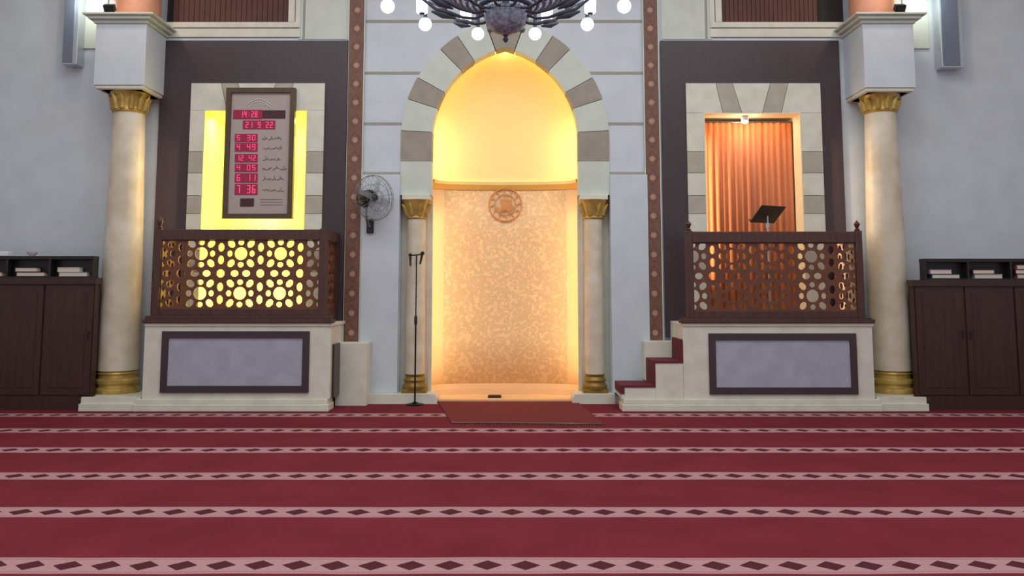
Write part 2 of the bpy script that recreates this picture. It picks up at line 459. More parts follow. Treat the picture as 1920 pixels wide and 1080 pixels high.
# colonnettes
def colonnette(s, label):
    x = s*1.385; y = WY+.06
    t = thing('engaged_column', label, 'column', (x, y, .14), 'small columns of the prayer niche arch')
    r = .15
    MB().box(x-.19, x+.19, y-.15, y+.14, .14, .20, .01).lathe([(.185, .20), (.19, .24), (.16, .27), (.155, .30), (.175, .33), (.14, .38), (r+.005, .42)], x, y).build('base', M['goldd'], t, True)
    MB().lathe([(r, .42), (r, .44), (r-.008, zi0-.38)], x, y).build('shaft', M['marble'], t, True)
    z = zi0-.38
    b = MB().lathe([(r-.005, z), (r+.02, z+.02), (r, z+.05), (r+.012, z+.10), (r+.05, z+.22), (r+.085, z+.30)], x, y)
    for k in range(8):
        a = k*PI/4+PI/8
        b.tube([(x+(r)*math.cos(a), y+r*math.sin(a), z+.06), (x+(r+.045)*math.cos(a), y+(r+.045)*math.sin(a), z+.18), (x+(r+.09)*math.cos(a), y+(r+.07)*math.sin(a), z+.24)], [.03, .028, .012], 6)
    b.build('capital', M['gold'], t, True)
    MB().box(x-.215, x+.215, y-.17, y+.15, z+.30, zi0, .008).build('abacus', M['cream'], t)
colonnette(-1, 'gilded marble small column left of the glowing niche, behind the microphone stand')
colonnette(1, 'gilded marble small column right of the glowing niche, nearest the steps')
# stone kerb along the foot of the arch wall
structure(MB().prism([(-2.42, 0), (-1.02, 0), (-1.02, .08), (-1.06, .14), (-2.42, .14)], WY-.22, WY+.20).build('baseboard_left', M['cream']))
structure(MB().prism([(1.02, 0), (1.66, 0), (1.66, .14), (1.06, .14), (1.02, .08)], WY-.22, WY+.20).build('baseboard_right', M['cream']))
# pilaster faces beside the colonnettes
for s, nme in ((-1, 'left'), (1, 'right')):
    a, b_ = sorted((s*(AW+BW), s*2.225))
    p = MB().box(a, b_, WY-.07, WY, .14, Z(325, WY)-.03, .006).build('trim_%d' % (3 if s < 0 else 4), M['stone'])
    structure(p, 'flat white stone pilaster %s of the niche' % nme)

# block under the strips
zbk = Z(643, 12.05)
bl = MB().box(-2.50, -2.04, 12.0, WY-.07, .0, zbk, .008).build('plinth_block', M['cream'])
tag(bl, 'tall white stone block under the left brown patterned strip', 'plinth')
br = MB().box(2.10, 2.60, 12.12, WY-.05, .36, Z(640, 12.15), .008).build('plinth_block', M['cream'])
tag(br, 'small white stone block above the carpeted steps, under the right strip', 'plinth')

# ============================================================ side bays
def bay(s):
    nm = 'left' if s < 0 else 'right'
    # dark cladding
    x0, x1 = (-5.45, -2.485) if s < 0 else (2.47, 5.30)
    op = LOP if s < 0 else ROP
    d = plate('wall_panel', rect(x0, x1, .98, Z(76, WY-.06)), [op], WY-.06, WY, M['dark'])
    tag(d, 'dark brown wall cladding around the %s' % ('yellow lit alcove on the left' if s < 0 else 'orange curtained alcove on the right'), 'wall panel')
    # marble surround
    m0, m1 = (-4.94, -2.84) if s < 0 else (2.85, 4.965)
    zt = Z(156, WY-.1); o0, o1, ot = op[0][0], op[1][0], op[2][1]
    t = thing('alcove_surround', 'pale and taupe banded stone surround of the %s' % ('alcove behind the framed prayer clock' if s < 0 else 'curtained alcove behind the lectern'), 'surround', ((m0+m1)/2, WY-.06, zPL))
    yA, yB = WY-.10, WY-.06
    cm = (o0+o1)/2; e = .004
    # lintel wedges
    tops = [m0, cm-.62, cm-.24, cm+.24, cm+.62, m1]; bots = [o0, cm-.42, cm-.20, cm+.20, cm+.42, o1]
    tops = [m0, cm-.56, cm-.30, cm+.30, cm+.58, m1]; bots = [o0-.0, cm-.46, cm-.16, cm+.16, cm+.46, o1]
    for i in range(5):
        c = 'taupe2' if i in (1, 3) else 'cream'
        poly = [(bots[i]+e, ot), (bots[i+1]-e, ot), (tops[i+1]-e, zt), (tops[i]+e, zt)]
        if i == 0: poly = [(m0, ot), (bots[1]-e, ot), (tops[1]-e, zt), (m0, zt)]
        if i == 4: poly = [(bots[4]+e, ot), (m1, ot), (m1, zt), (tops[4]+e, zt)]
        MB().prism(poly, yA, yB).build('wedge_stone', M[c], t)
    zs = [ot, Z(286, WY), Z(326, WY), Z(368, WY), Z(402, WY), Z(470, WY), Z(510, WY), zPL]
    for a, b_ in ((m0, o0), (o1, m1)):
        for i in range(len(zs)-1):
            MB().box(a, b_, yA, yB, zs[i+1]+e, zs[i]-e).build('side_stone', M['taupe2' if i in (1, 3, 5) else 'cream'], t)
    # alcove box behind
    dp = .55; tk = .06; pm = M['yplaster'] if s < 0 else M['cplaster']
    b = MB()
    b.box(o0-tk, o0, WY+.22, WY+.22+dp, zPL-tk, ot+tk).box(o1, o1+tk, WY+.22, WY+.22+dp, zPL-tk, ot+tk)
    b.box(o0, o1, WY+.22, WY+.22+dp, ot, ot+tk).box(o0, o1, WY+.22, WY+.22+dp, zPL-tk, zPL)
    b.box(o0-tk, o1+tk, WY+.22+dp, WY+.28+dp, zPL-tk, ot+tk)
    # reveal lining through the wall thickness
    b.box(o0-.001, o0+.015, WY-.1, WY+.22, zPL, ot).box(o1-.015, o1+.001, WY-.1, WY+.22, zPL, ot).box(o0+.015, o1-.015, WY-.1, WY+.22, ot-.015, ot)
    structure(b.build('wall_alcove_%s' % nm, pm))
    return o0, o1, ot
l0, l1, lt = bay(-1)
r0, r1, rt = bay(1)
# lamps of the left alcove (strip light above and one each side)
lamp('alcove_light', 'AREA', ((l0+l1)/2, WY+.18, lt-.05), 32, (1.0, .90, .40), 1.4, .2, rot=(math.radians(12), 0, 0))
lamp('alcove_light', 'AREA', ((l0+l1)/2, WY+.2, zPL+.06), 32, (1.0, .90, .40), 1.4, .2, rot=(math.radians(180-12), 0, 0))
lamp('alcove_light', 'POINT', ((l0+l1)/2, WY+.35, (lt+zPL)/2), 22, (1.0, .90, .40), .12)
# curtain and spotlight in the right alcove
b = MB(); n = 90; yb = WY+.26
front = []; 
for i in range(n+1):
    u = i/n; x = r0+.02+(r1-r0-.05)*u; front.append((x, yb+.022*math.sin(u*PI*30)+.008*math.sin(u*57)))
va = [b.bm.verts.new((x, y, zPL+.01)) for x, y in front]; vb = [b.bm.verts.new((x, y, rt-.09)) for x, y in front]
for i in range(n): b.bm.faces.new((va[i], va[i+1], vb[i+1], vb[i]))
cu = b.build('curtain', M['slats'], None, True); mdf = cu.modifiers.new('s', 'SOLIDIFY'); mdf.thickness = .012
tag(cu, 'orange brown pleated curtain hanging across the right alcove', 'curtain')
ro = MB().tube([(r0+.005, yb, rt-.075), (r1-.005, yb, rt-.075)], .012, 8).build('curtain_rod', M['grey'], None, True)
tag(ro, 'thin rod across the top of the right alcove carrying the curtain', 'curtain rod')
sx = X(1390, 228, WY+.25)
t = thing('spotlight', 'small white spotlight shining under the head of the curtained alcove', 'spotlight', (sx, WY+.06, rt))
MB().lathe([(.05, rt-.03), (.05, rt)], sx, WY+.06, 20).build('mount', M['white'], t, True)
MB().lathe([(.055, rt-.10), (.06, rt-.04), (.03, rt-.03)], sx, WY+.06, 20).build('housing', M['white'], t, True)
MB().sphere((sx, WY+.06, rt-.105), (.055, .055, .035)).build('lens', M['spotglow'], t, True)
lamp('spotlight_beam', 'POINT', (sx, WY+.04, rt-.20), 3.5, (1, .9, .8), .04)
lamp('alcove_jamb_fill', 'AREA', (r0+.025, WY+.14, 3.0), 12, (1.0, .80, .50), .05, 2.4, rot=(math.radians(90), 0, math.radians(-82)))  # unseen strip added behind the reveal to brighten the opposite jamb
lamp('alcove_cove_top', 'AREA', ((r0+r1)/2, WY+.08, rt-.03), 5, (1.0, .74, .46), 1.2, .10, rot=(math.radians(20), 0, 0))

# ------------------------------------------------------------ upper windows
for s, k in ((-1, 1), (1, 2)):
    a, b_ = sorted((s*WOX0, s*WOX1))
    wdw = MB().box(a, b_, WY+.20, WY+.215, zWB, zWT).build('window_%d' % k, M['dim']); structure(wdw)
    fr = MB(); fw = .17
    fx0, fx1 = a-(fw if s > 0 else 0), b_+(fw if s < 0 else 0)
    fr.box(fx0, fx1, WY-.05, WY, zWB-.09, zWB, .008)
    fr.box(fx0-.02, fx1+.02, WY-.03, WY, zWB-.24, zWB-.10, .006)
    if s < 0: fr.box(b_, b_+.10, WY-.05, WY, zWB, zWT, .008); fr.box(b_+.11, b_+.19, WY-.03, WY, zWB-.09, zWT, .006)
    else: fr.box(a-.10, a, WY-.05, WY, zWB, zWT, .008); fr.box(a-.19, a-.11, WY-.03, WY, zWB-.09, zWT, .006)
    fr.build('window_frame', M['cream'], wdw)
    bl = MB(); x0 = a+.14 if s < 0 else a+.02; x1 = b_-.04 if s < 0 else b_-.46
    nn = 22
    for i in range(nn):
        xa = x0+(x1-x0)*i/nn; bl.box(xa+.004, xa+(x1-x0)/nn-.004, WY+.10, WY+.125, zWB+.005, zWT)
    bl.build('vertical_blind', M['blind'], wdw)

# ============================================================ platforms
def clip(poly, x0, x1, z0, z1):
    def cl(P, f, inter):
        out = []
        for i in range(len(P)):
            a, b = P[i-1], P[i]
            if f(b):
                if not f(a): out.append(inter(a, b))
                out.append(b)
            elif f(a): out.append(inter(a, b))
        return out
    def ix(v): return lambda a, b: (v, a[1]+(b[1]-a[1])*(v-a[0])/(b[0]-a[0]))
    def iz(v): return lambda a, b: (a[0]+(b[0]-a[0])*(v-a[1])/(b[1]-a[1]), v)
    for f, it in ((lambda p: p[0] >= x0, ix(x0)), (lambda p: p[0] <= x1, ix(x1)), (lambda p: p[1] >= z0, iz(z0)), (lambda p: p[1] <= z1, iz(z1))):
        poly = cl(poly, f, it)
        if len(poly) < 3: return []
    return poly
def area(P): return abs(sum(P[i-1][0]*P[i][1]-P[i][0]*P[i-1][1] for i in range(len(P))))/2
def lattice_holes(x0, x1, z0, z1, xs, zs, cell):
    """holes of the star lattice: rosette centres at xs + i*cell, zs + j*cell"""
    u = cell/75.0; H = []
    def ell(cx, cz, rx, rz, n=10, ph=0): return [(cx+rx*math.cos(2*PI*k/n+ph), cz+rz*math.sin(2*PI*k/n+ph)) for k in range(n)]
    i0 = int((x0-xs)/cell)-2; i1 = int((x1-xs)/cell)+2; j0 = int((z0-zs)/cell)-2; j1 = int((z1-zs)/cell)+2
    for i in range(i0, i1+1):
        for jj in range(j0, j1+1):
            cx, cz = xs+i*cell, zs+jj*cell
            P = [ell(cx, cz, 12.3*u, 12.3*u, 16)]
            for k in range(4):
                a = k*PI/2; P.append(ell(cx+21*u*math.cos(a), cz+21*u*math.sin(a), 5.4*u if k % 2 == 0 else 6.2*u, 6.2*u if k % 2 == 0 else 5.4*u, 8, PI/8))
                a += PI/4
                q = ell(0, 0, 8.6*u, 6.6*u, 8, PI/8); ca, sa = math.cos(a), math.sin(a)
                P.append([(cx+26*u*ca+x*ca-z*sa, cz+26*u*sa+x*sa+z*ca) for x, z in q])
            for e in (-1, 1):
                P.append(ell(cx+37.5*u, cz+e*12*u, 6.2*u, 8.6*u, 8, PI/8)); P.append(ell(cx+e*11*u, cz+37.5*u, 8.2*u, 6.4*u, 8, PI/8))
            P.append(ell(cx+37.5*u, cz+37.5*u, 8.2*u, 8.2*u, 8, PI/8))
            for p in P:
                p = clip(p, x0, x1, z0, z1)
                if len(p) >= 3 and area(p) > 2e-4: H.append(p)
    return H
LAT_TH = .03
def lattice_plate(name, x0, x1, z0, z1, xs, zs, cell, parent):
    H = lattice_holes(x0+.012, x1-.012, z0+.012, z1-.012, xs, zs, cell)
    return plate(name, rect(x0, x1, z0, z1), H, PY+.035, PY+.035+LAT_TH, M['woodl'], parent)

def platform(s):
    if s < 0: x0, x1 = -5.12, -2.47
    else: x0, x1 = 2.54, 5.24
    zt = Z(606, PY)
    lab = 'white stone platform with a framed grey panel under the %s' % ('left balustrade, below the prayer clock' if s < 0 else 'right balustrade, beside the carpeted steps')
    t = thing('platform', lab, 'platform', ((x0+x1)/2, PY, 0))
    MB().box(x0, x1, PY, WY-.06, .17, zt-.045, .006).build('body', M['cream'], t)
    MB().box(x0-.0, x1+.02, PY-.015, WY-.06, zt-.045, zt, .008).build('top_slab', M['cream'], t)
    bx1 = x1+.0 if s < 0 else x1+.08
    bx0 = x0-.10 if s < 0 else 1.66
    MB().box(bx0, bx1, PY-.05, PY+.3, 0, .10, .012).box(bx0+.02, bx1-.02, PY-.03, PY+.3, .10, .17, .012).build('plinth', M['cream'], t)
    # framed inlay
    if s < 0: a0, a1, z0, z1 = X(303, 680, PY), X(580, 680, PY), Z(736, PY), Z(621, PY)
    else: a0, a1, z0, z1 = X(1329, 680, PY), X(1606, 680, PY), Z(739, PY), Z(625, PY)
    f = .095
    fr = plate('inlay_frame', rect(a0, a1, z0, z1), [rect(a0+f, a1-f, z0+f, z1-f)], PY-.03, PY, M['dark'], t)
    MB().box(a0+f-.003, a1-f+.003, PY-.012, PY, z0+f-.003, z1-f+.003).build('inlay_panel', M['inlay'], t)
    if s < 0:
        MB().box(x1+.001, x1+.035, PY+.12, 11.99, .17, Z(645, PY+.2)).build('side_panel', M['dark'], t)
    # ---------------- balustrade
    bt = thing('balustrade', 'carved brown wooden lattice balustrade on the %s' % ('left platform in front of the yellow alcove' if s < 0 else 'right platform in front of the lectern'), 'balustrade', ((x0+x1)/2, PY, zt))
    if s < 0: c0, c1 = X(287, 500, PY), X(611, 500, PY)
    else: c0, c1 = X(1287, 500, PY), X(1619, 500, PY)
    zr1, zr0 = Z(430 if s < 0 else 434, PY), Z(450 if s < 0 else 455, PY)
    zb1, zb0 = Z(579 if s < 0 else 583, PY), Z(592 if s < 0 else 596, PY)
    pw = .10
    # cap board on the platform
    MB().box(x0-.03, x1+.03, PY-.04, PY+.14, zt, zt+.055, .01).box(x0, x1, PY-.02, PY+.12, zt+.055, zb0, .008).build('base_moulding', M['wood'], bt)
    MB().box(c0+pw, c1-pw, PY+.01, PY+.09, zb0, zb1, .006).build('bottom_rail', M['wood'], bt)
    MB().box(c0+pw, c1-pw, PY+.0, PY+.10, zr0, zr1, .01).build('top_rail', M['wood'], bt)
    for k, xx in enumerate((c0, c1-pw)):
        MB().box(xx, xx+pw, PY, PY+.10, zb0, zr1+.01, .006).build('post', M['wood'], bt)
        if s < 0 and k == 1: hh = .03
        else: hh = Z(413 if s > 0 else 405, PY)-zr1
        if hh > .1:
            cx = xx+pw/2; z = zr1+.01; cy = PY+.05
            MB().lathe([(.035, z), (.042, z+.02), (.02, z+.04), (.03, z+.06), (.045, z+.10), (.035, z+hh-.045), (.012, z+hh-.02), (.001, z+hh)], cx, cy, 16).build('finial', M['wood'], bt, True)
    cell = (X(525, 500, PY)-X(376, 500, PY))/2
    if s < 0: lx0, lx1, xs, zs = c0+pw, c1-pw, X(450, 475, PY), Z(550, PY)
    else: lx0, lx1, xs, zs = c0+pw, c1-pw, X(1449, 480, PY), Z(555, PY)
    lattice_plate('lattice_panel', lx0, lx1, zb1, zr0, xs, zs, cell, bt)
    # returns to the wall
    for q in ((c0, c1-.10) if s < 0 else (c1-.10,)):
        y0, y1 = PY+.10, WY-.11
        MB().box(q+.01, q+.09, y0, y1, zt, zb1, .006).build('side_bottom_rail', M['wood'], bt)
        MB().box(q, q+.10, y0, y1, zr0, zr1, .008).build('side_top_rail', M['wood'], bt)
        MB().box(q, q+.10, y1-.10, y1, zb1, zr0).build('post', M['wood'], bt)
        H = lattice_holes(y0+.012, y1-.112, zb1+.012, zr0-.012, PY+.5, zs, cell)
        pl = plate('side_lattice_panel', rect(y0, y1-.10, zb1, zr0), H, -.015, .015, M['woodl'], bt)
        for v in pl.data.vertices: v.co = Vector((q+.05+v.co.y, v.co.x, v.co.z))
    return t
platform(-1); platform(1)

# ------------------------------------------------------------ steps on the right
t = thing('platform_steps', 'white stone steps climbing right to the platform', 'steps', (2.1, PY, .17))
sA = (1.72, 2.13, 2.54); zA = (Z(728, PY), Z(688, PY))
y1s = 12.10
zA = (.36, .70)
MB().box(1.70, 2.14, PY+.0, y1s, .17, zA[0]-.03, .006).build('step', M['cream'], t)
MB().box(2.14, 2.538, PY+.0, y1s, .17, zA[1]-.03, .006).build('step', M['cream'], t)
MB().box(1.66, 1.70, PY+.0, y1s, .17, .24, .004).build('step', M['cream'], t)
c = MB()
th = .03
prof = [(1.64, .24), (1.64, .30), (1.64, zA[0]), (2.11, zA[0]), (2.11, zA[1]), (2.50, zA[1]), (2.50, 1.0), (2.535, 1.0), (2.535, zA[1]-th+.0), (2.14, zA[1]-th), (2.14, zA[0]-th), (1.70, zA[0]-th), (1.70, .24)]
sc = MB().prism(prof, PY-.01, y1s).build('stair_carpet', M['stair'])
tag(sc, 'dark maroon carpet runner folded over the white steps', 'carpet runner')

# ============================================================ big columns
CF, CB, CEND = PY+.085, PY+.28, 5.86    # cabinet front, back of its narrow end beside the column, and where it ends
def big_column(s):
    x = s*5.77
    side = 'left' if s < 0 else 'right'
    t = thing('column', 'tall cream marble column with gilt capital %s' % ('left of the prayer clock platform' if s < 0 else 'right of the stepped platform'), 'column', (x, KY, 0))
    p0, p1 = (X(147, 765, PY), X(262, 765, PY)) if s < 0 else (5.27, X(1742, 765, PY))
    xc = s*CEND; q = s*.345; inner = p1 if s < 0 else p0; outer = p0 if s < 0 else p1
    def plan(d): return [(outer-s*d, PY+d), (inner+s*d*.3, PY+d), (inner+s*d*.3, WY-.02), (x+q, WY-.02), (x+q, CB+.005), (xc-s*.005, CB+.005), (xc-s*.005, CF-.005), (outer-s*d, CF-.005)]
    MB().quadslab(plan(0), 0, .10).quadslab(plan(.02), .10, .19).build('plinth', M['cream'], t)
    k = .315
    MB().lathe([(k, .19), (k+.01, .22), (k, .26), (k-.03, .28), (k-.035, .31), (k-.01, .34), (k-.01, .38), (k-.045, .41), (k-.05, .45), (k-.03, .48), (k-.06, .52)], x, KY, 48).build('base', M['gold'], t, True)
    z0, z1 = .52, Z(212, KY)
    R0, R1 = .285, .222
    MB().lathe([(R0, z0), (R0, z0+.1), (R0-.01, 2.2), (R1, z1)], x, KY, 48).build('shaft', M['marble'], t, True)
    zc1 = Z(172 if s < 0 else 178, KY)
    b = MB().lathe([(R1, z1-.02), (R1+.03, z1), (R1+.01, z1+.03), (R1+.01, z1+.08), (R1+.03, zc1-.12), (R1+.07, zc1-.03), (R1+.06, zc1)], x, KY, 32)
    for q in range(12):
        a = q*PI/6
        b.tube([(x+(R1)*math.cos(a), KY+R1*math.sin(a), z1+.03), (x+(R1+.035)*math.cos(a), KY+(R1+.035)*math.sin(a), zc1-.14), (x+(R1+.075)*math.cos(a), KY+(R1+.075)*math.sin(a), zc1-.09)], [.045, .04, .015], 6)
    b.build('capital', M['gold'], t, True)
    # square block above
    bx0, bx1 = x-.38, x+.38
    zb0, zb1 = Z(159 if s < 0 else 164, KY-.38), Z(44, KY-.38)
    by = KY-.38
    MB().box(bx0+.06, bx1-.06, by+.06, WY, zc1, zb0-.05, .01).box(bx0+.02, bx1-.02, by+.02, WY, zb0-.05, zb0, .012).build('abacus', M['cream'], t)
    MB().box(bx0, bx1, by, WY, zb0, zb1, .008).build('square_block', M['stone'], t)
    # cornice
    zt = Z(23, KY-.5)
    e = MB(); e.box(bx0-.03, bx1+.03, by-.03, WY, zb1, zb1+.05, .01); e.box(bx0-.09, bx1+.09, by-.09, WY, zb1+.05, zb1+.10, .012); e.box(bx0-.15, bx1+.15, by-.14, WY, zb1+.10, zt, .012)
    e.build('cornice', M['pale'], t)
    # upper column standing on the block
    xu = x-s*.04
    u = thing('upper_column', 'peach lit upper column standing on the %s cornice at the top edge' % side, 'column', (xu, KY, zt))
    MB().lathe([(.365, zt), (.375, zt+.04), (.35, zt+.07)], xu, KY, 40).build('base', M['peach'], u, True)
    MB().lathe([(.345, zt+.07), (.33, 8.55)], xu, KY, 40).build('shaft', M['peach'], u, True)
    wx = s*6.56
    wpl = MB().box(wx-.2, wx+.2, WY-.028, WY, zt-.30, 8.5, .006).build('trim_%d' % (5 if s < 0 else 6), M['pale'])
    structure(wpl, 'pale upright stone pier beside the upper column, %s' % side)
    # floodlight
    fx, fy = x+s*.16, KY-.44
    fl = thing('floodlight', 'small dark floodlight on the %s cornice beside the peach column' % side, 'floodlight', (fx, fy, zt), None)
    MB().box(fx-.08, fx+.08, fy-.03, fy+.05, zt, zt+.02).tube([(fx-.07, fy, zt+.02), (fx-.07, fy, zt+.09)], .01).tube([(fx+.07, fy, zt+.02), (fx+.07, fy, zt+.09)], .01).build('bracket', M['black'], fl)
    b = MB().box(-.08, .08, -.04, .04, -.05, .05, .012).xform(Matrix.Translation((fx, fy, zt+.09)) @ Matrix.Rotation(math.radians(35), 4, 'X')); b.build('housing', M['black'], fl)
    lamp('upper_column_fill', 'POINT', (x-s*.1, KY-1.1, zt+.75), 20, (1.0, .80, .62), .08)  # unseen light added in mid-air, no fixture, to warm the upper column
    lamp('pier_fill', 'POINT', (wx, WY-.40, zt+.40), 9, (.9, 1.0, .92), .05)  # unseen light without a fixture, added to brighten the pale pier
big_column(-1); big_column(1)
for s in (-1, 1): lamp('column_side_fill', 'AREA', (s*5.02, WY-.20, 2.7), 9, (1, .68, .38), .05, 2.6, rot=(math.radians(90), 0, -s*math.radians(118)))  # unseen strips added behind the balustrades to warm the columns' inner sides

# ============================================================ column loudspeakers
for s in (-1, 1):
    if s < 0: a, b_, zz = X(117, 100, WY-.2), X(146, 100, WY-.2), Z(121, WY-.2)
    else: a, b_, zz = X(1764, 100, WY-.2), X(1806, 100, WY-.2), Z(127, WY-.2)
    t = thing('wall_loudspeaker', 'tall narrow blue-grey wall speaker high on the %s wall' % ('left grey' if s < 0 else 'right grey'), 'loudspeaker', ((a+b_)/2, WY, zz))
    MB().box(a, b_, WY-.22, WY-.03, zz, zz+2.2, .012).build('enclosure', M['silver'], t)
    MB().box(a+.02, b_-.07, WY-.235, WY-.219, zz+.03, zz+2.17, .004).build('grille', M['steelb'], t)
    for zq in (.2, 1.7): MB().box((a+b_)/2-.05, (a+b_)/2+.05, WY-.031, WY, zz+zq, zz+zq+.1).build('bracket', M['grey'], t)

# ============================================================ cabinets with racks
def cabinet(s):
    y0, y1 = CF+.02, WY-.02
    xe = s*(CEND+.03)
    zt = Z(521 if s < 0 else 525, y0)
    xo = s*9.7
    a, b_ = sorted((xe, xo)); ia, ib = a, b_
    side = 'left' if s < 0 else 'right'
    t = thing('cabinet', 'long dark brown wooden cabinet against the %s wall' % side, 'cabinet', ((a+b_)/2, y0, 0))
    xi = xe+s*.03
    xk = s*(5.77+.365)
    def plan(x_, f_): return [(xo, f_), (x_, f_), (x_, CB-.01), (xk, CB-.01), (xk, y1), (xo, y1)]
    a, b_ = sorted((xi, xo))
    MB().quadslab(plan(xi, y0+.03), .19, zt-.09).build('carcass', M['cab'], t)
    MB().quadslab(plan(xi, y0), 0, .19).build('plinth', M['cab'], t)
    MB().quadslab(plan(xe, y0-.02), zt-.09, zt).build('top', M['cab'] if s < 0 else M['cab'], t)
    # doors
    dw = .72; x = xi
    for k in range(5):
        p, q = sorted((x+s*.015, x+s*(dw-.015)))
        d = MB().box(p, q, y0+.008, y0+.03, .21, zt-.10, .004).build('door', M['cab'], t)
        MB().box(p+.09, q-.09, y0+.002, y0+.009, .31, zt-.20, .003).build('door_panel', M['cab'], d)
        hx = q-.04 if k % 2 == 0 else p+.04
        MB().tube([(hx, y0-.015, 1.0), (hx, y0-.015, 1.12)], .006, 6).build('handle', M['blackm'], d)
        x += s*dw
    # rack on top
    ry0, ry1 = y0+.01, CB-.012
    xr = X(176, 490, ry0) if s < 0 else X(1733, 495, ry0)
    zr = Z(480 if s < 0 else 485, ry0)
    ra, rb = sorted((xr, s*9.0))
    r = thing('book_rack', 'low black open book rack on top of the %s cabinet' % side, 'rack', ((ra+rb)/2, ry0, zt))
    MB().box(ra, rb, ry0, ry1, zr-.05, zr, .005).build('top_board', M['black'], r)
    MB().box(ra, rb, ry0, ry1, zt, zt+.02).build('bottom_board', M['black'], r)
    MB().box(ra+.02, rb-.02, ry1-.012, ry1, zt+.02, zr-.05).build('back_board', M['black'], r)
    xs = [xr]; 
    while abs(xs[-1]) < 8.7: xs.append(xs[-1]+s*.62)
    for q in xs:
        p = q if s > 0 else q-.03
        MB().box(p, p+.03, ry0, ry1-.013, zt+.02, zr-.05).build('divider', M['black'], r)
    # books lying in the bays
    cols = ['greybook', 'redbook', 'pinkbook', 'bluebook', 'redbook', 'page']
    names = {'greybook': 'grey', 'redbook': 'maroon', 'pinkbook': 'rose pink', 'bluebook': 'slate blue', 'page': 'ivory'}
    pos = ['end', 'second', 'third']
    plan = ([['greybook', 'page'], ['redbook', 'bluebook'], ['pinkbook']] if s < 0 else [['bluebook', 'greybook'], ['greybook', 'redbook'], ['pinkbook', 'redbook', 'pinkbook']])
    for k in range(3):
        if k+1 >= len(xs): break
        p, q = sorted((xs[k], xs[k+1])); p += .05; q -= .06
        z = zt+.02
        for i, c in enumerate(plan[k]):
            hgt = min(.065, (zr-.06-z))
            if hgt < .03: break
            wdt = (q-p)*(.62 if i % 2 else .8); ox = p+(q-p-wdt)*(.2 if i % 2 else .6)
            lev = 'lowest' if i == 0 else 'topmost' if i == len(plan[k])-1 else 'middle'
            bay_t = '%s bay from the column' % ('first' if k == 0 else pos[k])
            bk = thing('book', '%s bound book lying %s in the %s rack, %s' % (names[c], lev, side, bay_t), 'book', (ox+wdt/2, ry0+.12, z), 'books in the %s rack' % side)
            MB().box(ox, ox+wdt, ry0+.02, ry0+.135, z, z+.008).box(ox, ox+wdt, ry0+.02, ry0+.135, z+hgt-.008, z+hgt).box(ox, ox+.008, ry0+.02, ry0+.135, z+.008, z+hgt-.008).build('cover', M[c], bk)
            MB().box(ox+.008, ox+wdt-.006, ry0+.025, ry0+.13, z+.008, z+hgt-.008).build('pages', M['page'], bk)
            z += hgt+.002
    return zr, ry0, zt
zrl, ryl, ztl = cabinet(-1)
cabinet(1)
# items on the left rack
zb_ = zrl
bx = X(62, 470, ryl+.1)
o = MB().lathe([(.03, zb_), (.06, zb_+.03), (.078, zb_+.06), (.07, zb_+.06), (.03, zb_+.02), (.0005, zb_+.015)], bx, ryl+.085, 28).build('bowl', M['white'], None, True)
tag(o, 'small white dish on top of the left black rack', 'dish')
bx = X(8, 470, ryl+.1)
o = MB().box(bx-.10, bx+.10, ryl+.02, ryl+.14, zb_, zb_+.07, .012).build('tissue_box', M['white'])
tag(o, 'white box on the left black rack at the picture edge', 'box')

# ============================================================ prayer clock
cy1 = WY-.10; cy0 = cy1-.07
ca, cb, cz0, cz1 = X(421, 290, cy0), X(551, 290, cy0), Z(410, cy0), Z(165, cy0)
t = thing('prayer_clock', 'bronze framed digital prayer time board with wine red displays', 'clock', ((ca+cb)/2, cy1, cz0))
f = .075
plate('frame', rect(ca, cb, cz0, cz1), [rect(ca+f, cb-f, cz0+f, cz1-f)], cy0-.02, cy1, M['frame'], t)
MB().box(ca+f-.004, cb-f+.004, cy0+.02, cy1-.006, cz0+f-.004, cz1-f+.004).build('dial_board', M['paper'], t)
fy = cy0+.02
def cp(px, py): return at(px, py, fy)
def dbox(name, px0, py0, px1, py1, m, th=.012, parent=t):
    x0, z1 = cp(px0, py0); x1, z0 = cp(px1, py1)
    return MB().box(x0, x1, fy-th, fy, z0, z1, .003).build(name, m, parent)
SEG = {'0': 'abcdef', '1': 'bc', '2': 'abged', '3': 'abgcd', '4': 'fgbc', '5': 'afgcd', '6': 'afgedc', '7': 'abc', '8': 'abcdefg', '9': 'abcfgd'}
def digits(txt, px0, py0, px1, py1, parent, th=.013, m=None):
    x0, z1 = cp(px0, py0); x1, z0 = cp(px1, py1); n = len(txt); w_ = (x1-x0)/n; b = MB(); sw = (z1-z0)*.11
    for i, ch in enumerate(txt):
        a = x0+i*w_+w_*.18; c = x0+(i+1)*w_-w_*.18; zm = (z0+z1)/2; y0, y1 = fy-th-.004, fy-th+.001
        if ch == ':':
            mx_ = (a+c)/2
            for zz in (zm-(z1-z0)*.2, zm+(z1-z0)*.2): b.box(mx_-sw/2, mx_+sw/2, y0, y1, zz-sw/2, zz+sw/2)
            continue
        for sg in SEG.get(ch, ''):
            if sg == 'a': b.box(a, c, y0, y1, z1-sw, z1)
            if sg == 'd': b.box(a, c, y0, y1, z0, z0+sw)
            if sg == 'g': b.box(a, c, y0, y1, zm-sw/2, zm+sw/2)
            if sg == 'b': b.box(c-sw, c, y0, y1, zm, z1)
            if sg == 'c': b.box(c-sw, c, y0, y1, z0, zm)
            if sg == 'f': b.box(a, a+sw, y0, y1, zm, z1)
            if sg == 'e': b.box(a, a+sw, y0, y1, z0, zm)
    b.build('digits', m or M['led'], parent)
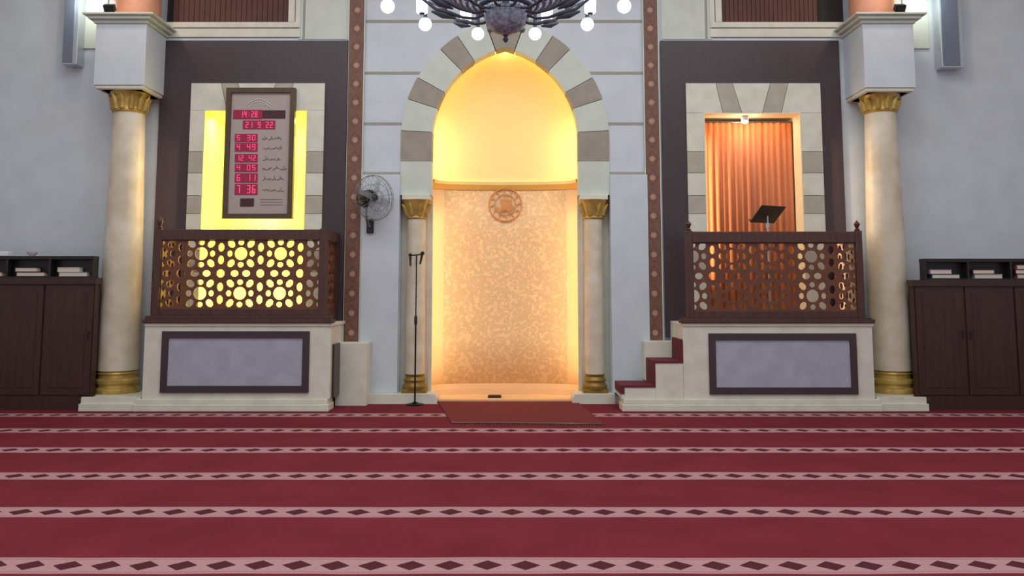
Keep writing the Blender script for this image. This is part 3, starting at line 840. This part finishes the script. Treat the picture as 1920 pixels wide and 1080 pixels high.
# header displays
d = dbox('display', 438, 206, 492, 223, M['winedark']); digits('14:28', 451, 209, 484, 220, d)
dbox('display', 493, 207, 535, 222, M['maroon'])
d = dbox('display', 456, 226, 516, 242, M['winedark']); digits('21 9 22', 460, 229, 513, 240, d)
rows = [(251, 266, '5 30'), (268, 284, '4 49'), (289, 304, '12 42'), (307, 322, '4 05'), (325, 342, '6 11'), (345, 365, '7 36')]
for i, (a, b_, tx) in enumerate(rows):
    d = dbox('display', 441, a, 483, b_, M['winedark']); digits(tx, 443, a+2.5, 481, b_-2.5, d)
dbox('display', 451, 372, 476, 387, M['maroon'])
# hour names: small lines of flowing script
random.seed(3)
for a, b_, _ in rows:
    b = MB(); zc_ = (a+b_)/2
    px = 491+random.random()*4
    while px < 526:
        L = 5+random.random()*9; pts = []
        for q in range(7):
            u = q/6; X_, Z_ = cp(px+L*u, zc_+2+2.2*math.sin(u*PI*2+random.random())*(1 if random.random() > .3 else -1)); pts.append((X_, fy-.006, Z_))
        b.tube(pts, .0045, 5)
        if random.random() > .35:
            X_, Z_ = cp(px+L*.5, zc_-4); X2, Z2 = cp(px+L*.6, zc_+(1 if random.random() > .5 else -1)); b.tube([(X_, fy-.006, Z_), (X2, fy-.006, Z2)], .004, 5)
        px += L+1.5
    b.build('script_line', M['greytext'], t)
# arched title
b = MB()
for q in range(2):
    pts = []
    for k in range(15):
        u = k/14; X_, Z_ = cp(462+q*3+(48-q*6)*u, 198+q*4-12*math.sin(u*PI)); pts.append((X_, fy-.006, Z_))
    b.tube(pts, .006, 5)
for k in range(9):
    u = k/8; X_, Z_ = cp(467+40*u, 199-9*math.sin(u*PI)); X2, Z2 = cp(468+40*u, 204-7*math.sin(u*PI)); b.tube([(X_, fy-.006, Z_), (X2, fy-.006, Z2)], .004, 5)
b.build('arched_title', M['whitetext'], t)
b = MB()
for k in range(3):
    X_, Z_ = cp(488, 374+k*5); X2, _z = cp(530, 374+k*5); b.tube([(X_, fy-.004, Z_), (X2, fy-.004, Z_)], .003, 5)
b.build('small_print', M['greytext'], t)

# ============================================================ lectern on the right platform
ly = PY+.45
lx = X(1440, 410, ly); zl = Z(402, ly)
t = thing('lectern_stand', 'black tilted reading desk on a slim steel stem, in front of the curtain', 'lectern', (lx, ly, zPL))
b = MB().box(-.24, .24, -.17, .17, -.008, .008, .004).box(-.24, .24, .155, .17, .008, .045, .003)
b.xform(Matrix.Translation((lx, ly, zl)) @ Matrix.Rotation(math.radians(27), 4, 'Z') @ Matrix.Rotation(math.radians(-42), 4, 'X')).build('desk', M['black'], t)
MB().tube([(lx, ly+.02, zPL+.03), (lx, ly+.02, zl-.02)], [.016, .012], 12).lathe([(.026, zl-.2), (.026, zl-.13)], lx, ly+.02, 12).build('stem', M['silver'], t, True)
for k in range(3):
    a = k*2*PI/3+.5; MB().tube([(lx, ly+.02, zPL+.14), (lx+.22*math.cos(a), ly+.02+.22*math.sin(a), zPL+.012)], .010, 8).build('leg', M['grey'], t, True)

# ============================================================ microphone stand
my_ = 12.12
mxp = X(778, 740, my_); zt_ = Z(497, my_)
t = thing('microphone_stand', 'thin black microphone stand before the left small column', 'microphone stand', (mxp, my_, 0))
MB().lathe([(.13, 0), (.135, .015), (.05, .03), (.02, .05)], mxp, my_, 28).build('base', M['blackm'], t, True)
MB().tube([(mxp, my_, .04), (mxp, my_, Z(600, my_))], .013, 10).build('lower_pole', M['blackm'], t, True)
MB().tube([(mxp, my_, Z(600, my_)), (mxp, my_, zt_)], .009, 10).build('upper_pole', M['blackm'], t, True)
zc_ = Z(600, my_); MB().lathe([(.018, zc_-.07), (.024, zc_-.04), (.024, zc_+.04), (.014, zc_+.07)], mxp, my_, 14).build('clutch', M['black'], t, True)
zh = Z(478, my_); xa, xb = X(768, 478, my_), X(792, 475, my_)
MB().tube([(mxp, my_, zt_-.01), (mxp, my_, zh)], .012, 8).tube([(xa, my_, zh-.01), (xb, my_, zh+.01)], .012, 8).build('boom', M['black'], t, True)
m1 = MB().tube([(xa+.01, my_, zh-.0), (xa+.02, my_-.03, zh-.17)], [.02, .014], 12).sphere((xa+.01, my_, zh), .028, 12); m1 = m1.build('microphone', M['black'], None, True); tag(m1, 'left black microphone clipped to the thin stand', 'microphone', 'microphones on the stand')
m2 = MB().tube([(xb, my_, zh+.02), (xb-.03, my_-.03, zh-.14)], [.022, .014], 12).sphere((xb+.002, my_, zh+.025), .032, 12); m2 = m2.build('microphone', M['black'], None, True); tag(m2, 'right black microphone clipped to the thin stand, nearer the glow', 'microphone', 'microphones on the stand')

# ============================================================ wall fan
fx, fz = X(690, 372, WY-.35), Z(374, WY-.35)
fc = Vector((X(702, 372, WY-.42), WY-.42, Z(371, WY-.42)))
t = thing('wall_fan', 'black wall fan with a round wire cage beside the left strip', 'fan', (fx, WY-.07, fz-.4))
bz = Z(425, WY-.1)
MB().box(fx-.06, fx+.05, WY-.11, WY-.07, bz-.10, bz+.12, .01).build('wall_plate', M['black'], t)
MB().tube([(fx, WY-.10, bz), (fx, WY-.24, bz), (fx-.02, WY-.32, bz+.10), (fx-.02, WY-.34, fz-.06)], .022, 10).build('bracket_arm', M['grey'], t, True)
rot = Matrix.Rotation(math.radians(48), 4, 'Z')      # cage looks right and forward
T = Matrix.Translation(fc) @ rot
def fan_part(mb, name, m, sm=True): return mb.xform(T).build(name, m, t, sm)
fan_part(MB().lathe([(.001, .03), (.10, .04), (.135, .09), (.135, .24), (.10, .32), (.001, .34)], 0, 0, 24).xform(Matrix.Rotation(-PI/2, 4, 'X') @ Matrix.Identity(4)), 'motor_housing', M['black'])
R = .345
cg = MB()
for rr, yy in ((R, 0.0), (R*.97, -.05), (R*.6, -.09), (R*.28, -.10), (R*.97, .05), (R*.6, .08)):
    cg.tube([(rr*math.cos(a*PI/18), yy, rr*math.sin(a*PI/18)) for a in range(36)], .005 if yy == 0 else .003, 5, True)
for k in range(24):
    a = k*PI/12; c, s_ = math.cos(a), math.sin(a)
    cg.tube([(.05*c, -.10, .05*s_), (R*.6*c, -.09, R*.6*s_), (R*.97*c, -.05, R*.97*s_), (R*c, 0, R*s_), (R*.97*c, .05, R*.97*s_), (R*.6*c, .08, R*.6*s_), (.07*c, .09, .07*s_)], .0016, 4)
fan_part(cg, 'cage', M['grey'], False)
for k in range(4):
    b = MB().box(.03, R*.86, -.004, .004, -.06, .06, .003).xform(Matrix.Rotation(k*PI/2+.3, 4, 'Y') @ Matrix.Rotation(math.radians(22), 4, 'X'))
    fan_part(b, 'blade', M['smoke'])
fan_part(MB().sphere((0, -.02, 0), (.05, .04, .05), 16), 'hub', M['black'])

# ============================================================ prayer rug in front of the niche
rg = MB().quadslab([(-.66, 10.42), (1.28, 10.32), (1.10, 12.40), (-1.02, 12.40)], .001, .015).build('prayer_rug', M['rug'])
tag(rg, 'small plain red rug laid over the carpet before the glowing niche', 'rug')
fr = MB()
for k in range(60):
    u = (k+.5)/60; x = -.66+1.94*u; y = 10.42-.10*u; fr.tube([(x, y, .008), (x+random.uniform(-.01, .01), y-.06, .004)], .006, 4)
fr.build('fringe', M['rugedge'], rg)['kind'] = 'stuff'
MB().quadslab([(-.665, 10.41), (1.283, 10.31), (1.275, 10.37), (-.67, 10.47)], .001, .018).build('rug_border', M['maroon'], rg)
ph = MB().box(X(915, 745, 12.7), X(940, 745, 12.7), 12.62, 12.72, .035, .075, .01).build('shoe_box', M['black']); ph.name = 'small_case'
tag(ph, 'tiny dark case on the floor inside the glowing niche', 'case')

# ============================================================ chandelier
CX, CY = .05, 7.3
t = thing('chandelier', 'large round chandelier with crystal skirt, dark bowl and glowing white lamps', 'chandelier', (CX, CY, 8.6))
zbm = Z(66, CY); zrm = Z(14, CY-.0)
MB().lathe([(.03, zbm+.0), (.11, zbm+.03), (.17, zbm+.09), (.20, zbm+.16), (.205, zrm-.03)], CX, CY, 36).build('bowl', M['crystal'], t, True, 'dark faceted crystal bowl')
MB().tube([(CX+.235*math.cos(a*PI/20), CY+.235*math.sin(a*PI/20), zrm-.0) for a in range(40)], .022, 8, True).tube([(CX+.19*math.cos(a*PI/20), CY+.19*math.sin(a*PI/20), zrm-.06) for a in range(40)], .014, 8, True).build('bowl_rim', M['bronze'], t, True)
b = MB().lathe([(.0005, zbm-.075), (.022, zbm-.055), (.026, zbm-.035), (.012, zbm-.02), (.03, zbm+.003)], CX, CY, 16); b.build('finial', M['bronze'], t, True)
MB().tube([(CX, CY, zrm-.1), (CX, CY, 8.55)], .035, 12).lathe([(.12, 8.52), (.2, 8.6)], CX, CY).build('stem', M['bronze'], t, True)
# crystal skirt: strands of beads sweeping up and outwards
b = MB(); nst = 72
for k in range(nst):
    a = 2*PI*k/nst
    for q in range(11):
        u = q/10; r = .24+.62*u; z = zrm+.015+.42*u**1.3-.05*math.sin(u*PI)
        bb = bmesh.new(); bmesh.ops.create_icosphere(bb, subdivisions=1, radius=.020+.012*u); b.add(bb, Matrix.Translation((CX+r*math.cos(a), CY+r*math.sin(a), z)))
sk = b.build('crystal_skirt', M['crystal'], t); sk['kind'] = 'stuff'
MB().tube([(CX+.88*math.cos(a*PI/24), CY+.88*math.sin(a*PI/24), zrm+.47) for a in range(48)], .02, 8, True).build('upper_ring', M['bronze'], t, True)
RL, RC = 1.20, 1.06
zg = 4.47
for k in range(12):
    a = math.radians(15+30*k); ca_, sa_ = math.sin(a), math.cos(a)
    P = lambda r, z, da=0: (CX+r*math.sin(a+da), CY+r*math.cos(a+da), z)
    arm = MB().tube([P(.19, zrm-.05), P(.30, zrm-.08), P(.42, zrm-.06), P(.56, zrm-.0), P(.70, zrm+.05), P(.9, zrm+.22), P(RL, zg+.26)], [.012, .013, .014, .02, .016, .012, .010], 8)
    arm.tube([P(.5, zrm-.06), P(.62, zrm-.02), P(.74, zrm+.03)], [.01, .032, .01], 8)
    arm = arm.build('arm', M['bronze'], t, True)
    dg = math.radians(9)*(1 if math.sin(a) > 0 else -1)
    # lower globe lamp
    L = MB().sphere(P(RL, zg), .068, 16).build('globe_lamp', M['glow'], arm, True)
    MB().tube([P(RL, zg+.06), P(RL, zg+.26)], .02, 8).build('lamp_holder', M['bronze'], arm, True)
    # upper cup
    x, y, _ = P(RC, 0, dg)
    MB().tube([P(.85, zrm+.2), (x, y, zg+.30)], .012, 6).build('cup_bracket', M['bronze'], arm, True)
    MB().lathe([(.045, zg+.04), (.058, zg+.05), (.062, zg+.20), (.05, zg+.22)], x, y, 16).build('glass_cup', M['cup'], arm, True)
    MB().lathe([(.02, zg+.02), (.03, zg+.04)], x, y, 10).lathe([(.05, zg+.22), (.02, zg+.30)], x, y, 10).build('cup_fitting', M['bronze'], arm, True)

# warm lamps hidden behind the stone of the arch, shining onto the recess
for s in (-1, 1):
    lamp('niche_side_light', 'AREA', (s*(AW+.04), WY+.30, 1.6), 9, (1.0, .76, .42), .05, 2.9, rot=(math.radians(90), 0, s*math.radians(72)))
    lamp('niche_arch_light', 'AREA', (s*(AW+.02), WY+.30, 3.95), 4.2, (1.0, .76, .42), .05, .9, rot=(math.radians(90), 0, s*math.radians(68)))
lamp('niche_crown_light', 'AREA', (0, WY+.26, AS+1.47), 2.2, (1.0, .76, .42), .5, .06, rot=(math.radians(62), 0, 0))
